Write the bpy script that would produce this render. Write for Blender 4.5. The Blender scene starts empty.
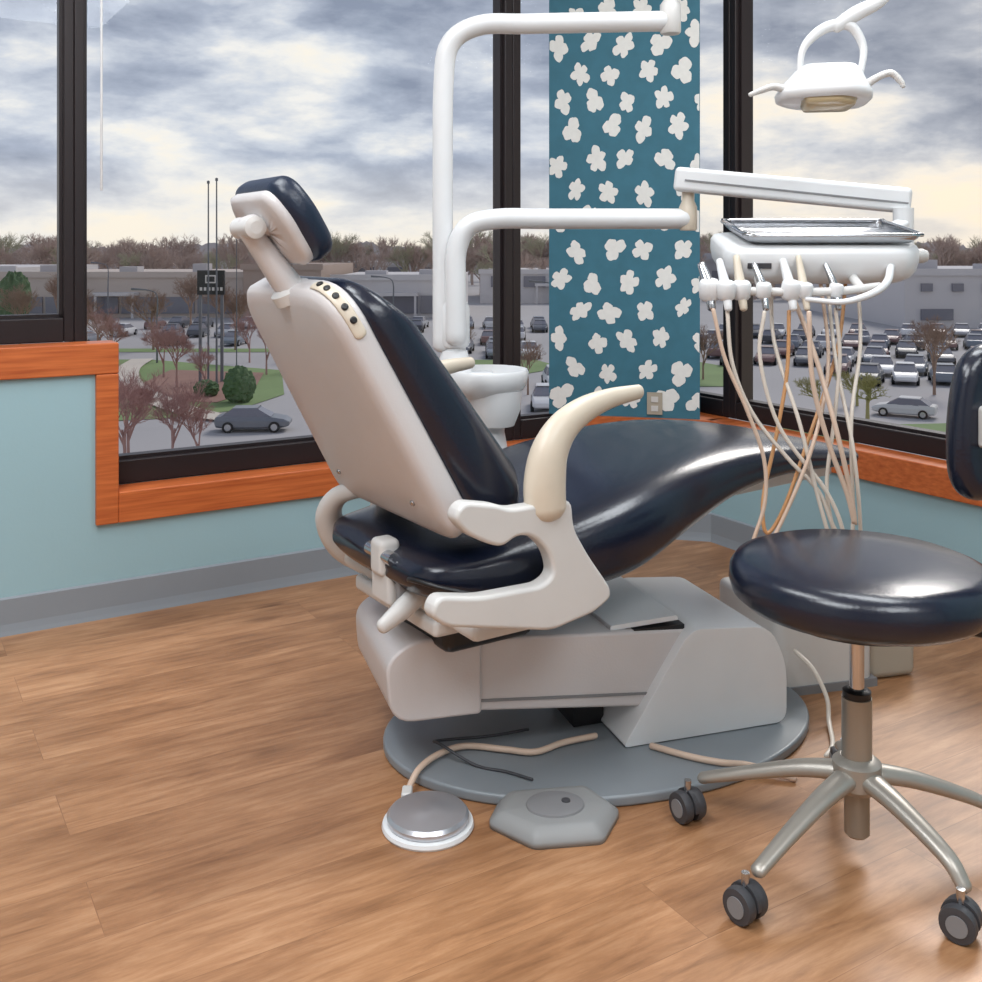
import bpy, bmesh, math, random
from mathutils import Vector, Matrix
random.seed(7)
S = bpy.context.scene
try:
    S.view_settings.view_transform = 'Standard'
except Exception as e:
    print(e)
COL = S.collection
R = math.radians

# ------------------------------------------------------------------ materials
def lin(c):
    o = []
    for v in c[:3]:
        v /= 255.0
        o.append(v/12.92 if v <= 0.04045 else ((v+0.055)/1.055)**2.4)
    return (o[0], o[1], o[2], 1)

def mat(name, c, rough=0.5, metal=0.0, var=0.06, nscale=8, bump=0.0, bscale=60, coat=0.0, spec=0.5):
    m = bpy.data.materials.new(name); m.use_nodes = True
    nt = m.node_tree; b = nt.nodes['Principled BSDF']
    b.inputs['Roughness'].default_value = rough
    b.inputs['Metallic'].default_value = metal
    b.inputs['Specular IOR Level'].default_value = spec
    if coat: b.inputs['Coat Weight'].default_value = coat; b.inputs['Coat Roughness'].default_value = 0.15
    tc = nt.nodes.new('ShaderNodeTexCoord')
    n = nt.nodes.new('ShaderNodeTexNoise'); n.inputs['Scale'].default_value = nscale; n.inputs['Detail'].default_value = 4
    nt.links.new(tc.outputs['Object'], n.inputs['Vector'])
    mx = nt.nodes.new('ShaderNodeMix'); mx.data_type = 'RGBA'
    L = lin(c)
    mx.inputs[6].default_value = tuple(max(0, v*(1-var)) for v in L[:3])+(1,)
    mx.inputs[7].default_value = tuple(min(1, v*(1+var)) for v in L[:3])+(1,)
    nt.links.new(n.outputs['Fac'], mx.inputs[0]); nt.links.new(mx.outputs[2], b.inputs['Base Color'])
    if bump:
        n2 = nt.nodes.new('ShaderNodeTexNoise'); n2.inputs['Scale'].default_value = bscale
        nt.links.new(tc.outputs['Object'], n2.inputs['Vector'])
        bp = nt.nodes.new('ShaderNodeBump'); bp.inputs['Strength'].default_value = bump; bp.inputs['Distance'].default_value = 0.004
        nt.links.new(n2.outputs['Fac'], bp.inputs['Height']); nt.links.new(bp.outputs['Normal'], b.inputs['Normal'])
    return m

M = {}
M['shell'] = mat('shell_plastic', (205, 200, 199), 0.38, bump=0.08, bscale=250)
M['white'] = mat('white_enamel', (224, 225, 226), 0.28)
M['offwhite'] = mat('offwhite_plastic', (208, 206, 203), 0.35)
M['cream'] = mat('cream_plastic', (208, 196, 178), 0.35, var=0.12, nscale=14)
M['beige'] = mat('beige_plastic', (172, 163, 148), 0.5)
M['leather'] = mat('navy_vinyl', (16, 23, 40), 0.27, var=0.15, bump=0.12, bscale=160, coat=0.2)
M['hr'] = mat('navy_vinyl_headrest', (24, 36, 56), 0.35, var=0.15, bump=0.12, bscale=160)
M['black'] = mat('black_plastic', (22, 22, 25), 0.4)
M['darkgrey'] = mat('dark_grey_rubber', (62, 62, 66), 0.5)
M['plate'] = mat('grey_base_plate', (130, 136, 141), 0.38)
M['chrome'] = mat('chrome', (205, 205, 208), 0.12, 1.0, var=0.02)
M['disc'] = mat('turned_steel', (200, 202, 208), 0.30, 0.75, var=0.03)
M['steel'] = mat('brushed_steel', (190, 192, 196), 0.25, 1.0, var=0.03)
M['bronze'] = mat('aged_chrome', (158, 152, 142), 0.32, 0.55)
M['castalu'] = mat('cast_aluminium', (168, 163, 155), 0.38, 0.55)
M['grey'] = mat('grey_plastic', (128, 128, 130), 0.45)
M['pedal'] = mat('pedal_grey', (142, 143, 143), 0.5)
M['hose'] = mat('hose_cream', (218, 208, 196), 0.4)
M['hose2'] = mat('hose_tan', (208, 156, 108), 0.4)
M['hose3'] = mat('hose_pink_beige', (210, 184, 164), 0.4)
M['wall'] = mat('aqua_wall_paint', (150, 182, 190), 0.6, var=0.03, nscale=2, bump=0.05, bscale=120)
M['wallw'] = mat('white_wall_paint', (205, 208, 210), 0.7, var=0.02)
M['ceil'] = mat('ceiling_tile', (225, 225, 225), 0.8, var=0.03, nscale=40)
M['base'] = mat('grey_vinyl_baseboard', (134, 141, 148), 0.45, var=0.03)
M['frame'] = mat('dark_bronze_frame', (36, 28, 30), 0.4, 0.2)
M['teal'] = mat('teal_wallpaper', (58, 112, 132), 0.75, var=0.15, nscale=22)
M['motif'] = mat('white_motif_print', (230, 231, 228), 0.75, var=0.08, nscale=60)

def wood_trim():
    m = bpy.data.materials.new('orange_wood_trim'); m.use_nodes = True
    nt = m.node_tree; b = nt.nodes['Principled BSDF']; b.inputs['Roughness'].default_value = 0.35
    tc = nt.nodes.new('ShaderNodeTexCoord'); mp = nt.nodes.new('ShaderNodeMapping')
    mp.inputs['Scale'].default_value = (2, 14, 40)
    n = nt.nodes.new('ShaderNodeTexNoise'); n.inputs['Scale'].default_value = 3; n.inputs['Detail'].default_value = 8
    r = nt.nodes.new('ShaderNodeValToRGB')
    r.color_ramp.elements[0].color = lin((164, 78, 36)); r.color_ramp.elements[0].position = 0.25
    r.color_ramp.elements[1].color = lin((206, 114, 60)); r.color_ramp.elements[1].position = 0.75
    nt.links.new(tc.outputs['Object'], mp.inputs[0]); nt.links.new(mp.outputs[0], n.inputs['Vector'])
    nt.links.new(n.outputs['Fac'], r.inputs[0]); nt.links.new(r.outputs[0], b.inputs['Base Color'])
    return m
M['trim'] = wood_trim()

def floor_mat():
    m = bpy.data.materials.new('oak_plank_floor'); m.use_nodes = True
    nt = m.node_tree; N = nt.nodes; Lk = nt.links; b = N['Principled BSDF']
    tc = N.new('ShaderNodeTexCoord')
    br = N.new('ShaderNodeTexBrick')
    br.offset = 0.37; br.inputs['Scale'].default_value = 1.0
    br.inputs['Brick Width'].default_value = 1.25; br.inputs['Row Height'].default_value = 0.16
    br.inputs['Mortar Size'].default_value = 0.0009; br.inputs['Mortar Smooth'].default_value = 0.6
    br.inputs['Color1'].default_value = (0, 0, 0, 1); br.inputs['Color2'].default_value = (1, 1, 1, 1)
    br.inputs['Mortar'].default_value = (0.5, 0.5, 0.5, 1)
    Lk.new(tc.outputs['Object'], br.inputs['Vector'])
    ad = N.new('ShaderNodeVectorMath'); ad.operation = 'MULTIPLY_ADD'
    Lk.new(br.outputs['Color'], ad.inputs[0]); ad.inputs[1].default_value = (13, 7, 5); Lk.new(tc.outputs['Object'], ad.inputs[2])
    mp = N.new('ShaderNodeMapping'); mp.inputs['Scale'].default_value = (2.2, 17, 1)
    Lk.new(ad.outputs[0], mp.inputs[0])
    n1 = N.new('ShaderNodeTexNoise'); n1.inputs['Scale'].default_value = 2.6; n1.inputs['Detail'].default_value = 10; n1.inputs['Roughness'].default_value = 0.68; n1.inputs['Distortion'].default_value = 0.4
    Lk.new(mp.outputs[0], n1.inputs['Vector'])
    ramp = N.new('ShaderNodeValToRGB'); e = ramp.color_ramp.elements
    e[0].position = 0.24; e[0].color = lin((126, 87, 58)); e[1].position = 0.76; e[1].color = lin((190, 147, 110))
    x = e.new(0.5); x.color = lin((165, 120, 84))
    Lk.new(n1.outputs['Fac'], ramp.inputs[0])
    n2 = N.new('ShaderNodeTexNoise'); n2.inputs['Scale'].default_value = 3.0; n2.inputs['Detail'].default_value = 5
    mp2 = N.new('ShaderNodeMapping'); mp2.inputs['Scale'].default_value = (1.0, 2.4, 1)
    Lk.new(ad.outputs[0], mp2.inputs[0]); Lk.new(mp2.outputs[0], n2.inputs['Vector'])
    r2 = N.new('ShaderNodeValToRGB'); r2.color_ramp.elements[0].position = 0.32; r2.color_ramp.elements[0].color = (0.70, 0.65, 0.60, 1)
    r2.color_ramp.elements[1].position = 0.58; r2.color_ramp.elements[1].color = (1.03, 1.03, 1.03, 1)
    Lk.new(n2.outputs['Fac'], r2.inputs[0])
    mul = N.new('ShaderNodeMix'); mul.data_type = 'RGBA'; mul.blend_type = 'MULTIPLY'; mul.inputs[0].default_value = 1
    Lk.new(ramp.outputs[0], mul.inputs[6]); Lk.new(r2.outputs[0], mul.inputs[7])
    v = N.new('ShaderNodeTexVoronoi'); v.inputs['Scale'].default_value = 2.0
    mp3 = N.new('ShaderNodeMapping'); mp3.inputs['Scale'].default_value = (0.8, 1.7, 1)
    Lk.new(ad.outputs[0], mp3.inputs[0]); Lk.new(mp3.outputs[0], v.inputs['Vector'])
    r3 = N.new('ShaderNodeValToRGB'); r3.color_ramp.elements[0].position = 0.015; r3.color_ramp.elements[0].color = (0.45, 0.39, 0.35, 1)
    r3.color_ramp.elements[1].position = 0.11; r3.color_ramp.elements[1].color = (1, 1, 1, 1)
    Lk.new(v.outputs['Distance'], r3.inputs[0])
    mul2 = N.new('ShaderNodeMix'); mul2.data_type = 'RGBA'; mul2.blend_type = 'MULTIPLY'; mul2.inputs[0].default_value = 1
    Lk.new(mul.outputs[2], mul2.inputs[6]); Lk.new(r3.outputs[0], mul2.inputs[7])
    mul3 = N.new('ShaderNodeMix'); mul3.data_type = 'RGBA'; mul3.blend_type = 'MIX'
    mf = N.new('ShaderNodeMath'); mf.operation = 'MULTIPLY'; mf.inputs[1].default_value = .6; Lk.new(br.outputs['Fac'], mf.inputs[0])
    Lk.new(mf.outputs[0], mul3.inputs[0]); Lk.new(mul2.outputs[2], mul3.inputs[6]); mul3.inputs[7].default_value = lin((118, 80, 54))
    Lk.new(mul3.outputs[2], b.inputs['Base Color'])
    b.inputs['Roughness'].default_value = 0.40
    bp = N.new('ShaderNodeBump'); bp.inputs['Strength'].default_value = 0.08; bp.inputs['Distance'].default_value = 0.002
    Lk.new(n1.outputs['Fac'], bp.inputs['Height']); Lk.new(bp.outputs['Normal'], b.inputs['Normal'])
    return m
M['floor'] = floor_mat()

def glass_mat():
    m = bpy.data.materials.new('window_glass'); m.use_nodes = True
    nt = m.node_tree; N = nt.nodes; N.remove(N['Principled BSDF'])
    t = N.new('ShaderNodeBsdfTransparent'); t.inputs[0].default_value = (0.98, 0.985, 0.985, 1)
    g = N.new('ShaderNodeBsdfGlossy'); g.inputs['Roughness'].default_value = 0.02
    mx = N.new('ShaderNodeMixShader'); mx.inputs[0].default_value = 0.02
    nt.links.new(t.outputs[0], mx.inputs[1]); nt.links.new(g.outputs[0], mx.inputs[2])
    nt.links.new(mx.outputs[0], N['Material Output'].inputs[0])
    return m
M['glass'] = glass_mat()

def emit(name, c, s):
    m = bpy.data.materials.new(name); m.use_nodes = True
    b = m.node_tree.nodes['Principled BSDF']; b.inputs['Base Color'].default_value = lin(c)
    b.inputs['Emission Color'].default_value = lin(c); b.inputs['Emission Strength'].default_value = s
    return m
M['panel'] = emit('fill_diffuser', (252, 253, 255), 1.0)  # glowing face of the added fill panels
M['lens'] = mat('lamp_lens', (196, 178, 142), 0.15)

# ------------------------------------------------------------------ mesh helpers
def empty(name, loc=(0, 0, 0), rz=0, rx=0, parent=None):
    o = bpy.data.objects.new(name, None); COL.objects.link(o); o.empty_display_size = 0.1
    o.location = loc; o.rotation_euler = (rx, 0, rz)
    if parent: o.parent = parent
    return o

def mk(name, verts, faces, m, parent=None, smooth=True, bevel=0, seg=3, loc=(0, 0, 0), rz=0, midx=None, wn=False, rot=None):
    me = bpy.data.meshes.new(name); me.from_pydata([tuple(v) for v in verts], [], faces)
    bm = bmesh.new(); bm.from_mesh(me); bmesh.ops.recalc_face_normals(bm, faces=bm.faces[:]); bm.to_mesh(me); bm.free()
    ms = m if isinstance(m, list) else [m]
    for x in ms: me.materials.append(x)
    if midx:
        for p, i in zip(me.polygons, midx): p.material_index = i
    for p in me.polygons: p.use_smooth = smooth
    o = bpy.data.objects.new(name, me); COL.objects.link(o)
    o.location = loc; o.rotation_euler = rot if rot else (0, 0, rz)
    if parent: o.parent = parent
    if bevel:
        b = o.modifiers.new('bevel', 'BEVEL'); b.width = bevel; b.segments = seg; b.limit_method = 'ANGLE'; b.angle_limit = R(35)
        w = o.modifiers.new('wn', 'WEIGHTED_NORMAL'); w.keep_sharp = True
    return o

BF = [(0, 3, 2, 1), (4, 5, 6, 7), (0, 1, 5, 4), (1, 2, 6, 5), (2, 3, 7, 6), (3, 0, 4, 7)]
def bx(x0, x1, y0, y1, z0, z1):
    return [(x0, y0, z0), (x1, y0, z0), (x1, y1, z0), (x0, y1, z0), (x0, y0, z1), (x1, y0, z1), (x1, y1, z1), (x0, y1, z1)]
def boxes(name, lst, m, parent=None, bevel=0, **k):
    v = []; f = []
    for b in lst:
        o = len(v); v += bx(*b); f += [tuple(i+o for i in q) for q in BF]
    return mk(name, v, f, m, parent, smooth=bool(bevel), bevel=bevel, **k)

def prism(name, poly, a0, a1, m, parent=None, plane='xy', bevel=0, **k):
    n = len(poly); v = []
    for a in (a0, a1):
        for p in poly:
            if plane == 'xy': v.append((p[0], p[1], a))
            elif plane == 'xz': v.append((p[0], a, p[1]))
            else: v.append((a, p[0], p[1]))
    f = [tuple(range(n))[::-1], tuple(range(n, 2*n))] + [(i, (i+1) % n, n+(i+1) % n, n+i) for i in range(n)]
    return mk(name, v, f, m, parent, smooth=bool(bevel), bevel=bevel, **k)

def lathe(name, prof, m, parent=None, loc=(0, 0, 0), n=40, rot=None, sx=1, sy=1, smooth=True):
    v = []; f = []
    for r, z in prof:
        for i in range(n):
            a = 2*math.pi*i/n; v.append((r*math.cos(a)*sx, r*math.sin(a)*sy, z))
    for j in range(len(prof)-1):
        for i in range(n):
            f.append((j*n+i, j*n+(i+1) % n, (j+1)*n+(i+1) % n, (j+1)*n+i))
    f.append(tuple(range(n))[::-1]); f.append(tuple(range((len(prof)-1)*n, len(prof)*n)))
    o = mk(name, v, f, m, parent, smooth=smooth, loc=loc, rot=rot)
    if smooth:
        o.data.polygons[-1].use_smooth = False; o.data.polygons[-2].use_smooth = False
        e = o.modifiers.new('es', 'EDGE_SPLIT'); e.split_angle = R(40)
    return o

def cat(pts, n):
    P = [Vector(p) for p in pts]; P = [P[0]*2-P[1]]+P+[P[-1]*2-P[-2]]; out = []
    for i in range(1, len(P)-2):
        p0, p1, p2, p3 = P[i-1:i+3]
        for k in range(n):
            t = k/n
            out.append(0.5*((2*p1)+(p2-p0)*t+(2*p0-5*p1+4*p2-p3)*t*t+(3*p1-p0-3*p2+p3)*t**3))
    out.append(P[-2]); return out

def tube(name, pts, rad, m, parent=None, n=6, seg=12, up=None, asp=1.0, smoothpath=True):
    if not isinstance(rad, (list, tuple)): rad = [rad]*len(pts)
    if smoothpath:
        C = cat([tuple(p) for p in pts], n); RR = [v[0] for v in cat([(r, 0, 0) for r in rad], n)]
    else:
        C = [Vector(p) for p in pts]; RR = list(rad)
    T = [(C[min(i+1, len(C)-1)]-C[max(i-1, 0)]).normalized() for i in range(len(C))]
    v = []; f = []
    ref = Vector(up) if up else (Vector((0, 0, 1)) if abs(T[0].z) < 0.9 else Vector((1, 0, 0)))
    nn = (ref-T[0]*ref.dot(T[0])).normalized()
    for i, c in enumerate(C):
        if up: nn = (ref-T[i]*ref.dot(T[i])).normalized()
        else: nn = (nn-T[i]*nn.dot(T[i])).normalized()
        s = T[i].cross(nn)
        for k in range(seg):
            a = 2*math.pi*k/seg; v.append(c+nn*math.cos(a)*RR[i]*asp+s*math.sin(a)*RR[i])
    for i in range(len(C)-1):
        for k in range(seg):
            f.append((i*seg+k, i*seg+(k+1) % seg, (i+1)*seg+(k+1) % seg, (i+1)*seg+k))
    for end, sgn in ((0, -1), (len(C)-1, 1)):
        prev = end*seg
        for q, (sc, dz) in enumerate(((.8, .45), (.45, .75))):
            o = len(v); ctr = C[end]
            for k in range(seg): v.append(ctr+(v[end*seg+k]-ctr)*sc+T[end]*sgn*RR[end]*dz*.7)
            for k in range(seg): f.append((prev+k, prev+(k+1) % seg, o+(k+1) % seg, o+k))
            prev = o
        o = len(v); v.append(C[end]+T[end]*sgn*RR[end]*0.6)
        for k in range(seg): f.append((prev+k, prev+(k+1) % seg, o))
    return mk(name, v, f, m, parent)

def rpoly(pts, r, n=6):
    out = []; L = len(pts)
    if not isinstance(r, (list, tuple)): r = [r]*L
    for i in range(L):
        p = Vector(pts[i]); a = Vector(pts[i-1])-p; b = Vector(pts[(i+1) % L])-p
        rr = min(r[i], a.length*0.48, b.length*0.48)
        A = p+a.normalized()*rr; B = p+b.normalized()*rr
        for k in range(n+1):
            t = k/n; q = A*(1-t)**2+p*2*t*(1-t)+B*t*t; out.append((q.x, q.y))
    return out

def pillow(name, outl, prof, mapf, m, parent=None):
    xs = [p[0] for p in outl]; ys = [p[1] for p in outl]
    cx = (min(xs)+max(xs))/2; cy = (min(ys)+max(ys))/2; hw = (max(xs)-min(xs))/2; hh = (max(ys)-min(ys))/2
    n = len(outl); v = []; f = []
    for ins, d in prof:
        for p in outl:
            v.append(mapf(cx+(p[0]-cx)*max(0.0, 1-ins/hw), cy+(p[1]-cy)*max(0.0, 1-ins/hh), d))
    for j in range(len(prof)-1):
        for i in range(n): f.append((j*n+i, j*n+(i+1) % n, (j+1)*n+(i+1) % n, (j+1)*n+i))
    for j, d in ((0, prof[0][1]), (len(prof)-1, prof[-1][1])):
        o = len(v); v.append(mapf(cx, cy, d))
        for i in range(n): f.append((j*n+i, j*n+(i+1) % n, o))
    return mk(name, v, f, m, parent)

def edgeprof(T, r, d0=0, crown=0.0, w=0.2, n=6):
    pr = [(w*0.6, d0), (r, d0)]
    for k in range(1, n+1):
        a = math.pi/2*k/n; pr.append((r-r*math.sin(a), d0+r-r*math.cos(a)))
    for k in range(0, n+1):
        a = math.pi/2*k/n; pr.append((r-r*math.cos(a), d0+T-r+r*math.sin(a)))
    for k in range(1, 4):
        t = k/4; pr.append((r+(w-r)*t, d0+T+crown*(1-(1-t)**2)))
    return pr

# ------------------------------------------------------------------ ROOM
P0 = (-1.336, 2.813, 0); RA = R(31.2)
K = dict(loc=P0, rz=RA)
fl = boxes('floor', [(-2.8, 2.45, -5.5, 0.15, -0.05, 0)], M['floor'], **K)
boxes('ceiling', [(-2.8, 2.45, -5.5, 0.15, 2.7, 2.78)], M['ceil'], **K)
boxes('wall_left', [(-2.8, -1.35, 0, 0.2, 0, 2.7), (-1.35, 0.277, 0, 0.2, 0, 0.74), (0.277, 2.3, 0, 0.2, 0, 0.345), (-1.35, 2.5, 0.06, 0.2, 2.45, 2.7)], M['wall'], **K)
boxes('wall_right', [(2.3, 2.5, -5.5, -2.1, 0, 2.7), (2.3, 2.5, -2.1, 0.2, 0, 0.40), (2.36, 2.5, -2.1, 0.06, 2.45, 2.7)], M['wall'], **K)
boxes('wall_back', [(-2.8, 2.3, -5.6, -5.5, 0, 2.7)], M['wallw'], **K)
boxes('wall_side', [(-2.9, -2.8, -5.5, 0.2, 0, 2.7)], M['wallw'], **K)
prism('wall_corner', [(1.98, -0.0), (2.30, -0.32), (2.30, 0)], 0, 0.36, M['wall'], **K)
def base_prof(name, a, b, nrm):
    a = Vector(a); b = Vector(b); nrm = Vector(nrm).normalized()
    v = []; prof = [(0, 0), (0.012, 0), (0.009, 0.012), (0.006, 0.03), (0.006, 0.098), (0.0, 0.103)]
    for P in (a, b):
        for d, z in prof: v.append((P.x+nrm.x*d, P.y+nrm.y*d, z))
    n = len(prof); f = [tuple(range(n)), tuple(range(n, 2*n))]+[(i, (i+1) % n, n+(i+1) % n, n+i) for i in range(n)]
    mk(name, v, f, M['base'], smooth=False, **K)
base_prof('baseboard_left', (-2.8, 0), (1.98, 0), (0, -1))
base_prof('baseboard_corner', (1.98, 0), (2.30, -0.32), (-1, -1))
base_prof('baseboard_right', (2.30, -0.32), (2.30, -5.5), (-1, 0))
boxes('trim_1', [(-1.35, 0.308, -0.016, 0.085, 0.697, 0.785), (0.246, 0.308, -0.0155, 0.085, 0.268, 0.697), (0.308, 2.0, -0.016, 0.085, 0.268, 0.357)], M['trim'], bevel=0.004, **K)
boxes('trim_2', [(2.284, 2.385, -2.1, -0.30, 0.35, 0.437)], M['trim'], bevel=0.004, **K)
prism('trim_3', [(1.968, -0.012), (2.288, -0.332), (2.40, -0.30), (2.38, 0.085), (1.97, 0.085)], 0.358, 0.437, M['trim'], **K)

def window(name, axis, a0, a1, g, z0, z1, mull0=0.036, mull1=0.036, rail=0.07):
    e = empty(name, P0, RA)
    d0, d1 = g-0.04, g+0.05
    def B(s0, s1, za, zb, p0=d0, p1=d1):
        return (s0, s1, p0, p1, za, zb) if axis == 'x' else (p0, p1, s0, s1, za, zb)
    L = [B(a0, a0+mull0, z0, z1), B(a1-mull1, a1, z0, z1), B(a0+mull0, a1-mull1, z0, z0+rail), B(a0+mull0, a1-mull1, z1-rail, z1)]
    boxes('frame', L, M['frame'], e, bevel=0.004)
    b = 0.010
    L2 = [B(a0+mull0, a1-mull1, z0+rail, z0+rail+b, g-0.02, g+0.02), B(a0+mull0, a0+mull0+b, z0+rail, z1-rail, g-0.02, g+0.02), B(a1-mull1-b, a1-mull1, z0+rail, z1-rail, g-0.02, g+0.02)]
    boxes('bead', L2, M['frame'], e)
    q = [(a0+mull0, z0+rail), (a1-mull1, z0+rail), (a1-mull1, z1-rail), (a0+mull0, z1-rail)]
    v = [(p[0], g, p[1]) for p in q] if axis == 'x' else [(g, p[0], p[1]) for p in q]
    mk('pane', v, [(0, 1, 2, 3)], M['glass'], e, smooth=False)
window('window_1', 'x', -1.35, 0.204, 0.125, 0.785, 2.45, .036, .028)
window('window_2', 'x', 0.204, 1.708, 0.125, 0.357, 2.45, .028, .034)
window('window_3', 'x', 1.708, 2.40, 0.125, 0.357, 2.45, .034)
window('window_4', 'y', -0.32, 0.08, 2.425, 0.437, 2.45, 0.034, 0.03, rail=0.06)
window('window_5', 'y', -2.10, -0.32, 2.425, 0.437, 2.45, 0.05, 0.032, rail=0.06)

# wallpapered column
col = empty('wallpapered_column', P0, RA)
A = Vector((1.878, 0.102)); Bp = Vector((2.27, -0.29))
prism('column_body', [tuple(A), tuple(Bp), (2.37, -0.16), (2.37, 0.09)], 0.437, 2.7, M['teal'], col)
d = (Bp-A); Wc = d.length; d.normalize(); nr = Vector((-1, -1)).normalized()
v = []; f = []
rows = 20; rr = random.Random(5)
for r_ in range(rows):
    for c_ in range(5):
        cx = 0.04+c_*0.128+(0.064 if r_ % 2 else 0)+rr.uniform(-.016, .016); cz = 0.50+r_*0.110+rr.uniform(-.018, .018)
        if cx > Wc+0.02: continue
        ph = rr.uniform(0, 6.28); rad = rr.uniform(0.038, 0.047); o = len(v)
        nl = rr.choice((4, 4, 5, 5, 3)); n = 60; pts = []; p2 = rr.uniform(0, 6); p5 = rr.uniform(0, 6); lob = [rr.uniform(.7, 1.25) for _ in range(nl)]
        tilt = rr.uniform(.6, 2.5); el = rr.uniform(.72, .9)
        for k in range(n):
            t = 2*math.pi*k/n
            u_ = ((t-ph) % (2*math.pi))/(2*math.pi)*nl; li = lob[int(u_) % nl]
            q = rad*(0.56+0.50*abs(math.sin(math.pi*u_))**.65*li+.08*math.cos(2*t+p2)+.035*math.cos(9*t+p5)+rr.uniform(-.02, .02))
            ex = q*math.cos(t); ez = q*math.sin(t)*el
            x = min(max(cx+ex*math.cos(tilt)-ez*math.sin(tilt), 0.002), Wc-0.002); pts.append((x, cz+ex*math.sin(tilt)+ez*math.cos(tilt)))
        pts.append((min(max(cx, .002), Wc-.002), cz))
        for x, z in pts:
            P = A+d*x+nr*0.0015; v.append((P.x, P.y, z))
        f += [(o+k, o+(k+1) % n, o+n) for k in range(n)]
mk('wallpaper_motifs', v, f, M['motif'], col, smooth=False)
def colbox(name, x0, x1, z0, z1, t, m):
    q = [A+d*x0+nr*0.002, A+d*x1+nr*0.002, A+d*x1+nr*t, A+d*x0+nr*t]
    prism(name, [tuple(p) for p in q], z0, z1, m, outl)
outl = empty('wall_outlet', P0, RA)
colbox('outlet_plate', 0.365, 0.42, 0.45, 0.53, 0.008, M['beige'])
colbox('outlet_socket', 0.38, 0.405, 0.495, 0.515, 0.011, M['offwhite'])
colbox('outlet_socket', 0.38, 0.405, 0.462, 0.482, 0.011, M['offwhite'])

tube('blind_wand', [(-1.113, 2.955, 2.44), (-1.113, 2.955, 1.222)], 0.0035, M['white'], seg=8, smoothpath=False)

def fill_light(loc, sx, sy, pw):  # unseen ceiling panels added as fill light for the interior
    e = empty('ceiling_fill_light', loc, RA)
    boxes('housing', [(-sx/2-.03, sx/2+.03, -sy/2-.03, sy/2+.03, -0.02, 0.0)], M['white'], e)
    mk('diffuser', [(-sx/2, -sy/2, -.022), (sx/2, -sy/2, -.022), (sx/2, sy/2, -.022), (-sx/2, sy/2, -.022)], [(0, 1, 2, 3)], M['panel'], e, smooth=False)
    l = bpy.data.lights.new('fill_lamp', 'AREA'); l.shape = 'RECTANGLE'; l.size = sx; l.size_y = sy; l.energy = pw; l.color = (0.91, 0.96, 1.0)
    lo = bpy.data.objects.new('fill_lamp', l); COL.objects.link(lo); lo.location = (0, 0, -.03); lo.parent = e
fill_light((-0.9, 0.2, 2.695), 1.2, 1.2, 54)
fill_light((1.2, -0.3, 2.695), 1.2, 1.2, 44)
fill_light((-1.0, 1.75, 2.695), 0.6, 1.2, 28)
fill_light((0.9, 2.1, 2.695), 0.6, 1.2, 26)

# ------------------------------------------------------------------ DENTAL CHAIR
CH = R(33)
chair = empty('dental_chair', (-0.07, 2.12, 0), CH)
st = [(-0.20, .17, .435, .475), (-0.17, .215, .410, .50), (-0.08, .25, .39, .515), (0.04, .27, .380, .54), (.16, .29, .380, .572), (.27, .293, .396, .60), (.40, .278, .448, .62), (.56, .258, .505, .628),
      (.74, .24, .53, .618), (.92, .222, .525, .590), (1.01, .20, .523, .568), (1.06, .16, .525, .558), (1.075, .11, .531, .552)]
aw = cat([(s[0], s[1], s[2]) for s in st], 4); at = [q.x for q in cat([(s[3], 0, 0) for s in st], 4)]
v = []; f = []; n = 40
for (q, zt) in zip(aw, at):
    for k in range(n):
        a = 2*math.pi*k/n; c, s = math.cos(a), math.sin(a); e = 2/3.4
        y = q.y*math.copysign(abs(c)**e, c); h = (zt-q.z)/2
        z = (zt+q.z)/2+h*math.copysign(abs(s)**e, s)
        if s > 0: z -= 0.018*(1-(y/q.y)**2)*(1 if q.x < .35 else max(0, 1-(q.x-.35)/.3)) if q.y > 0 else 0
        v.append((q.x, y, z))
for j in range(len(aw)-1):
    for k in range(n): f.append((j*n+k, j*n+(k+1) % n, (j+1)*n+(k+1) % n, (j+1)*n+k))
for j in (0, len(aw)-1):
    o = len(v); v.append((aw[j].x, 0, (aw[j].z+at[j])/2))
    for k in range(n): f.append((j*n+k, j*n+(k+1) % n, o))
mk('seat_cushion', v, f, M['leather'], chair)
prism('legrest_board', rpoly([(.45, -.19), (1.01, -.15), (1.01, .15), (.45, .19)], .06), .503, .526, M['offwhite'], chair)

TB = R(28.5); sb, cb = math.sin(TB), math.cos(TB)
def bk(p, q, dd):
    return (-0.14-sb*q+cb*dd, p, 0.52+cb*q+sb*dd)
shell_out = rpoly([(-.240, .0), (.262, .0), (.236, .518), (-.205, .518)], [.05, .05, .09, .09], 8)
pillow('back_shell', shell_out, [(.18, -.008), (.1, -.0075), (.03, -.005), (.012, .0), (.003, .007), (0, .014), (0, .045), (.006, .051), (.05, .051)], bk, M['shell'], chair)
cush_out = rpoly([(-.25, -.035), (.25, -.035), (.215, .508), (-.215, .508)], [.06, .06, .11, .11], 8)
def bkc(p, q, dd):
    t = min(max((q+.035)/.55, 0), 1)
    th = 0.82+0.28*math.sin(math.pi*min(1, t*1.3+.1)) if t < .69 else 0.82-(t-.69)/.31*.48
    w = (p/.25)**2
    return bk(p, q, .04+(dd-.04)*th*(1+0.10*w))
pillow('back_cushion', cush_out, edgeprof(.125, .045, .04, -.012, .2), bkc, M['leather'], chair)
for p, q in ((-.15, .08), (.17, .08)):
    c = bk(p, q, -.006); lathe('shell_screw', [(.006, 0), (.006, .004), (.003, .006)], M['steel'], chair, loc=c, n=12, rot=(0, R(-90)-TB, 0))
cs = [(-.212, .425), (-.2045, .465), (-.186, .497), (-.155, .515), (-.125, .519)]
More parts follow.
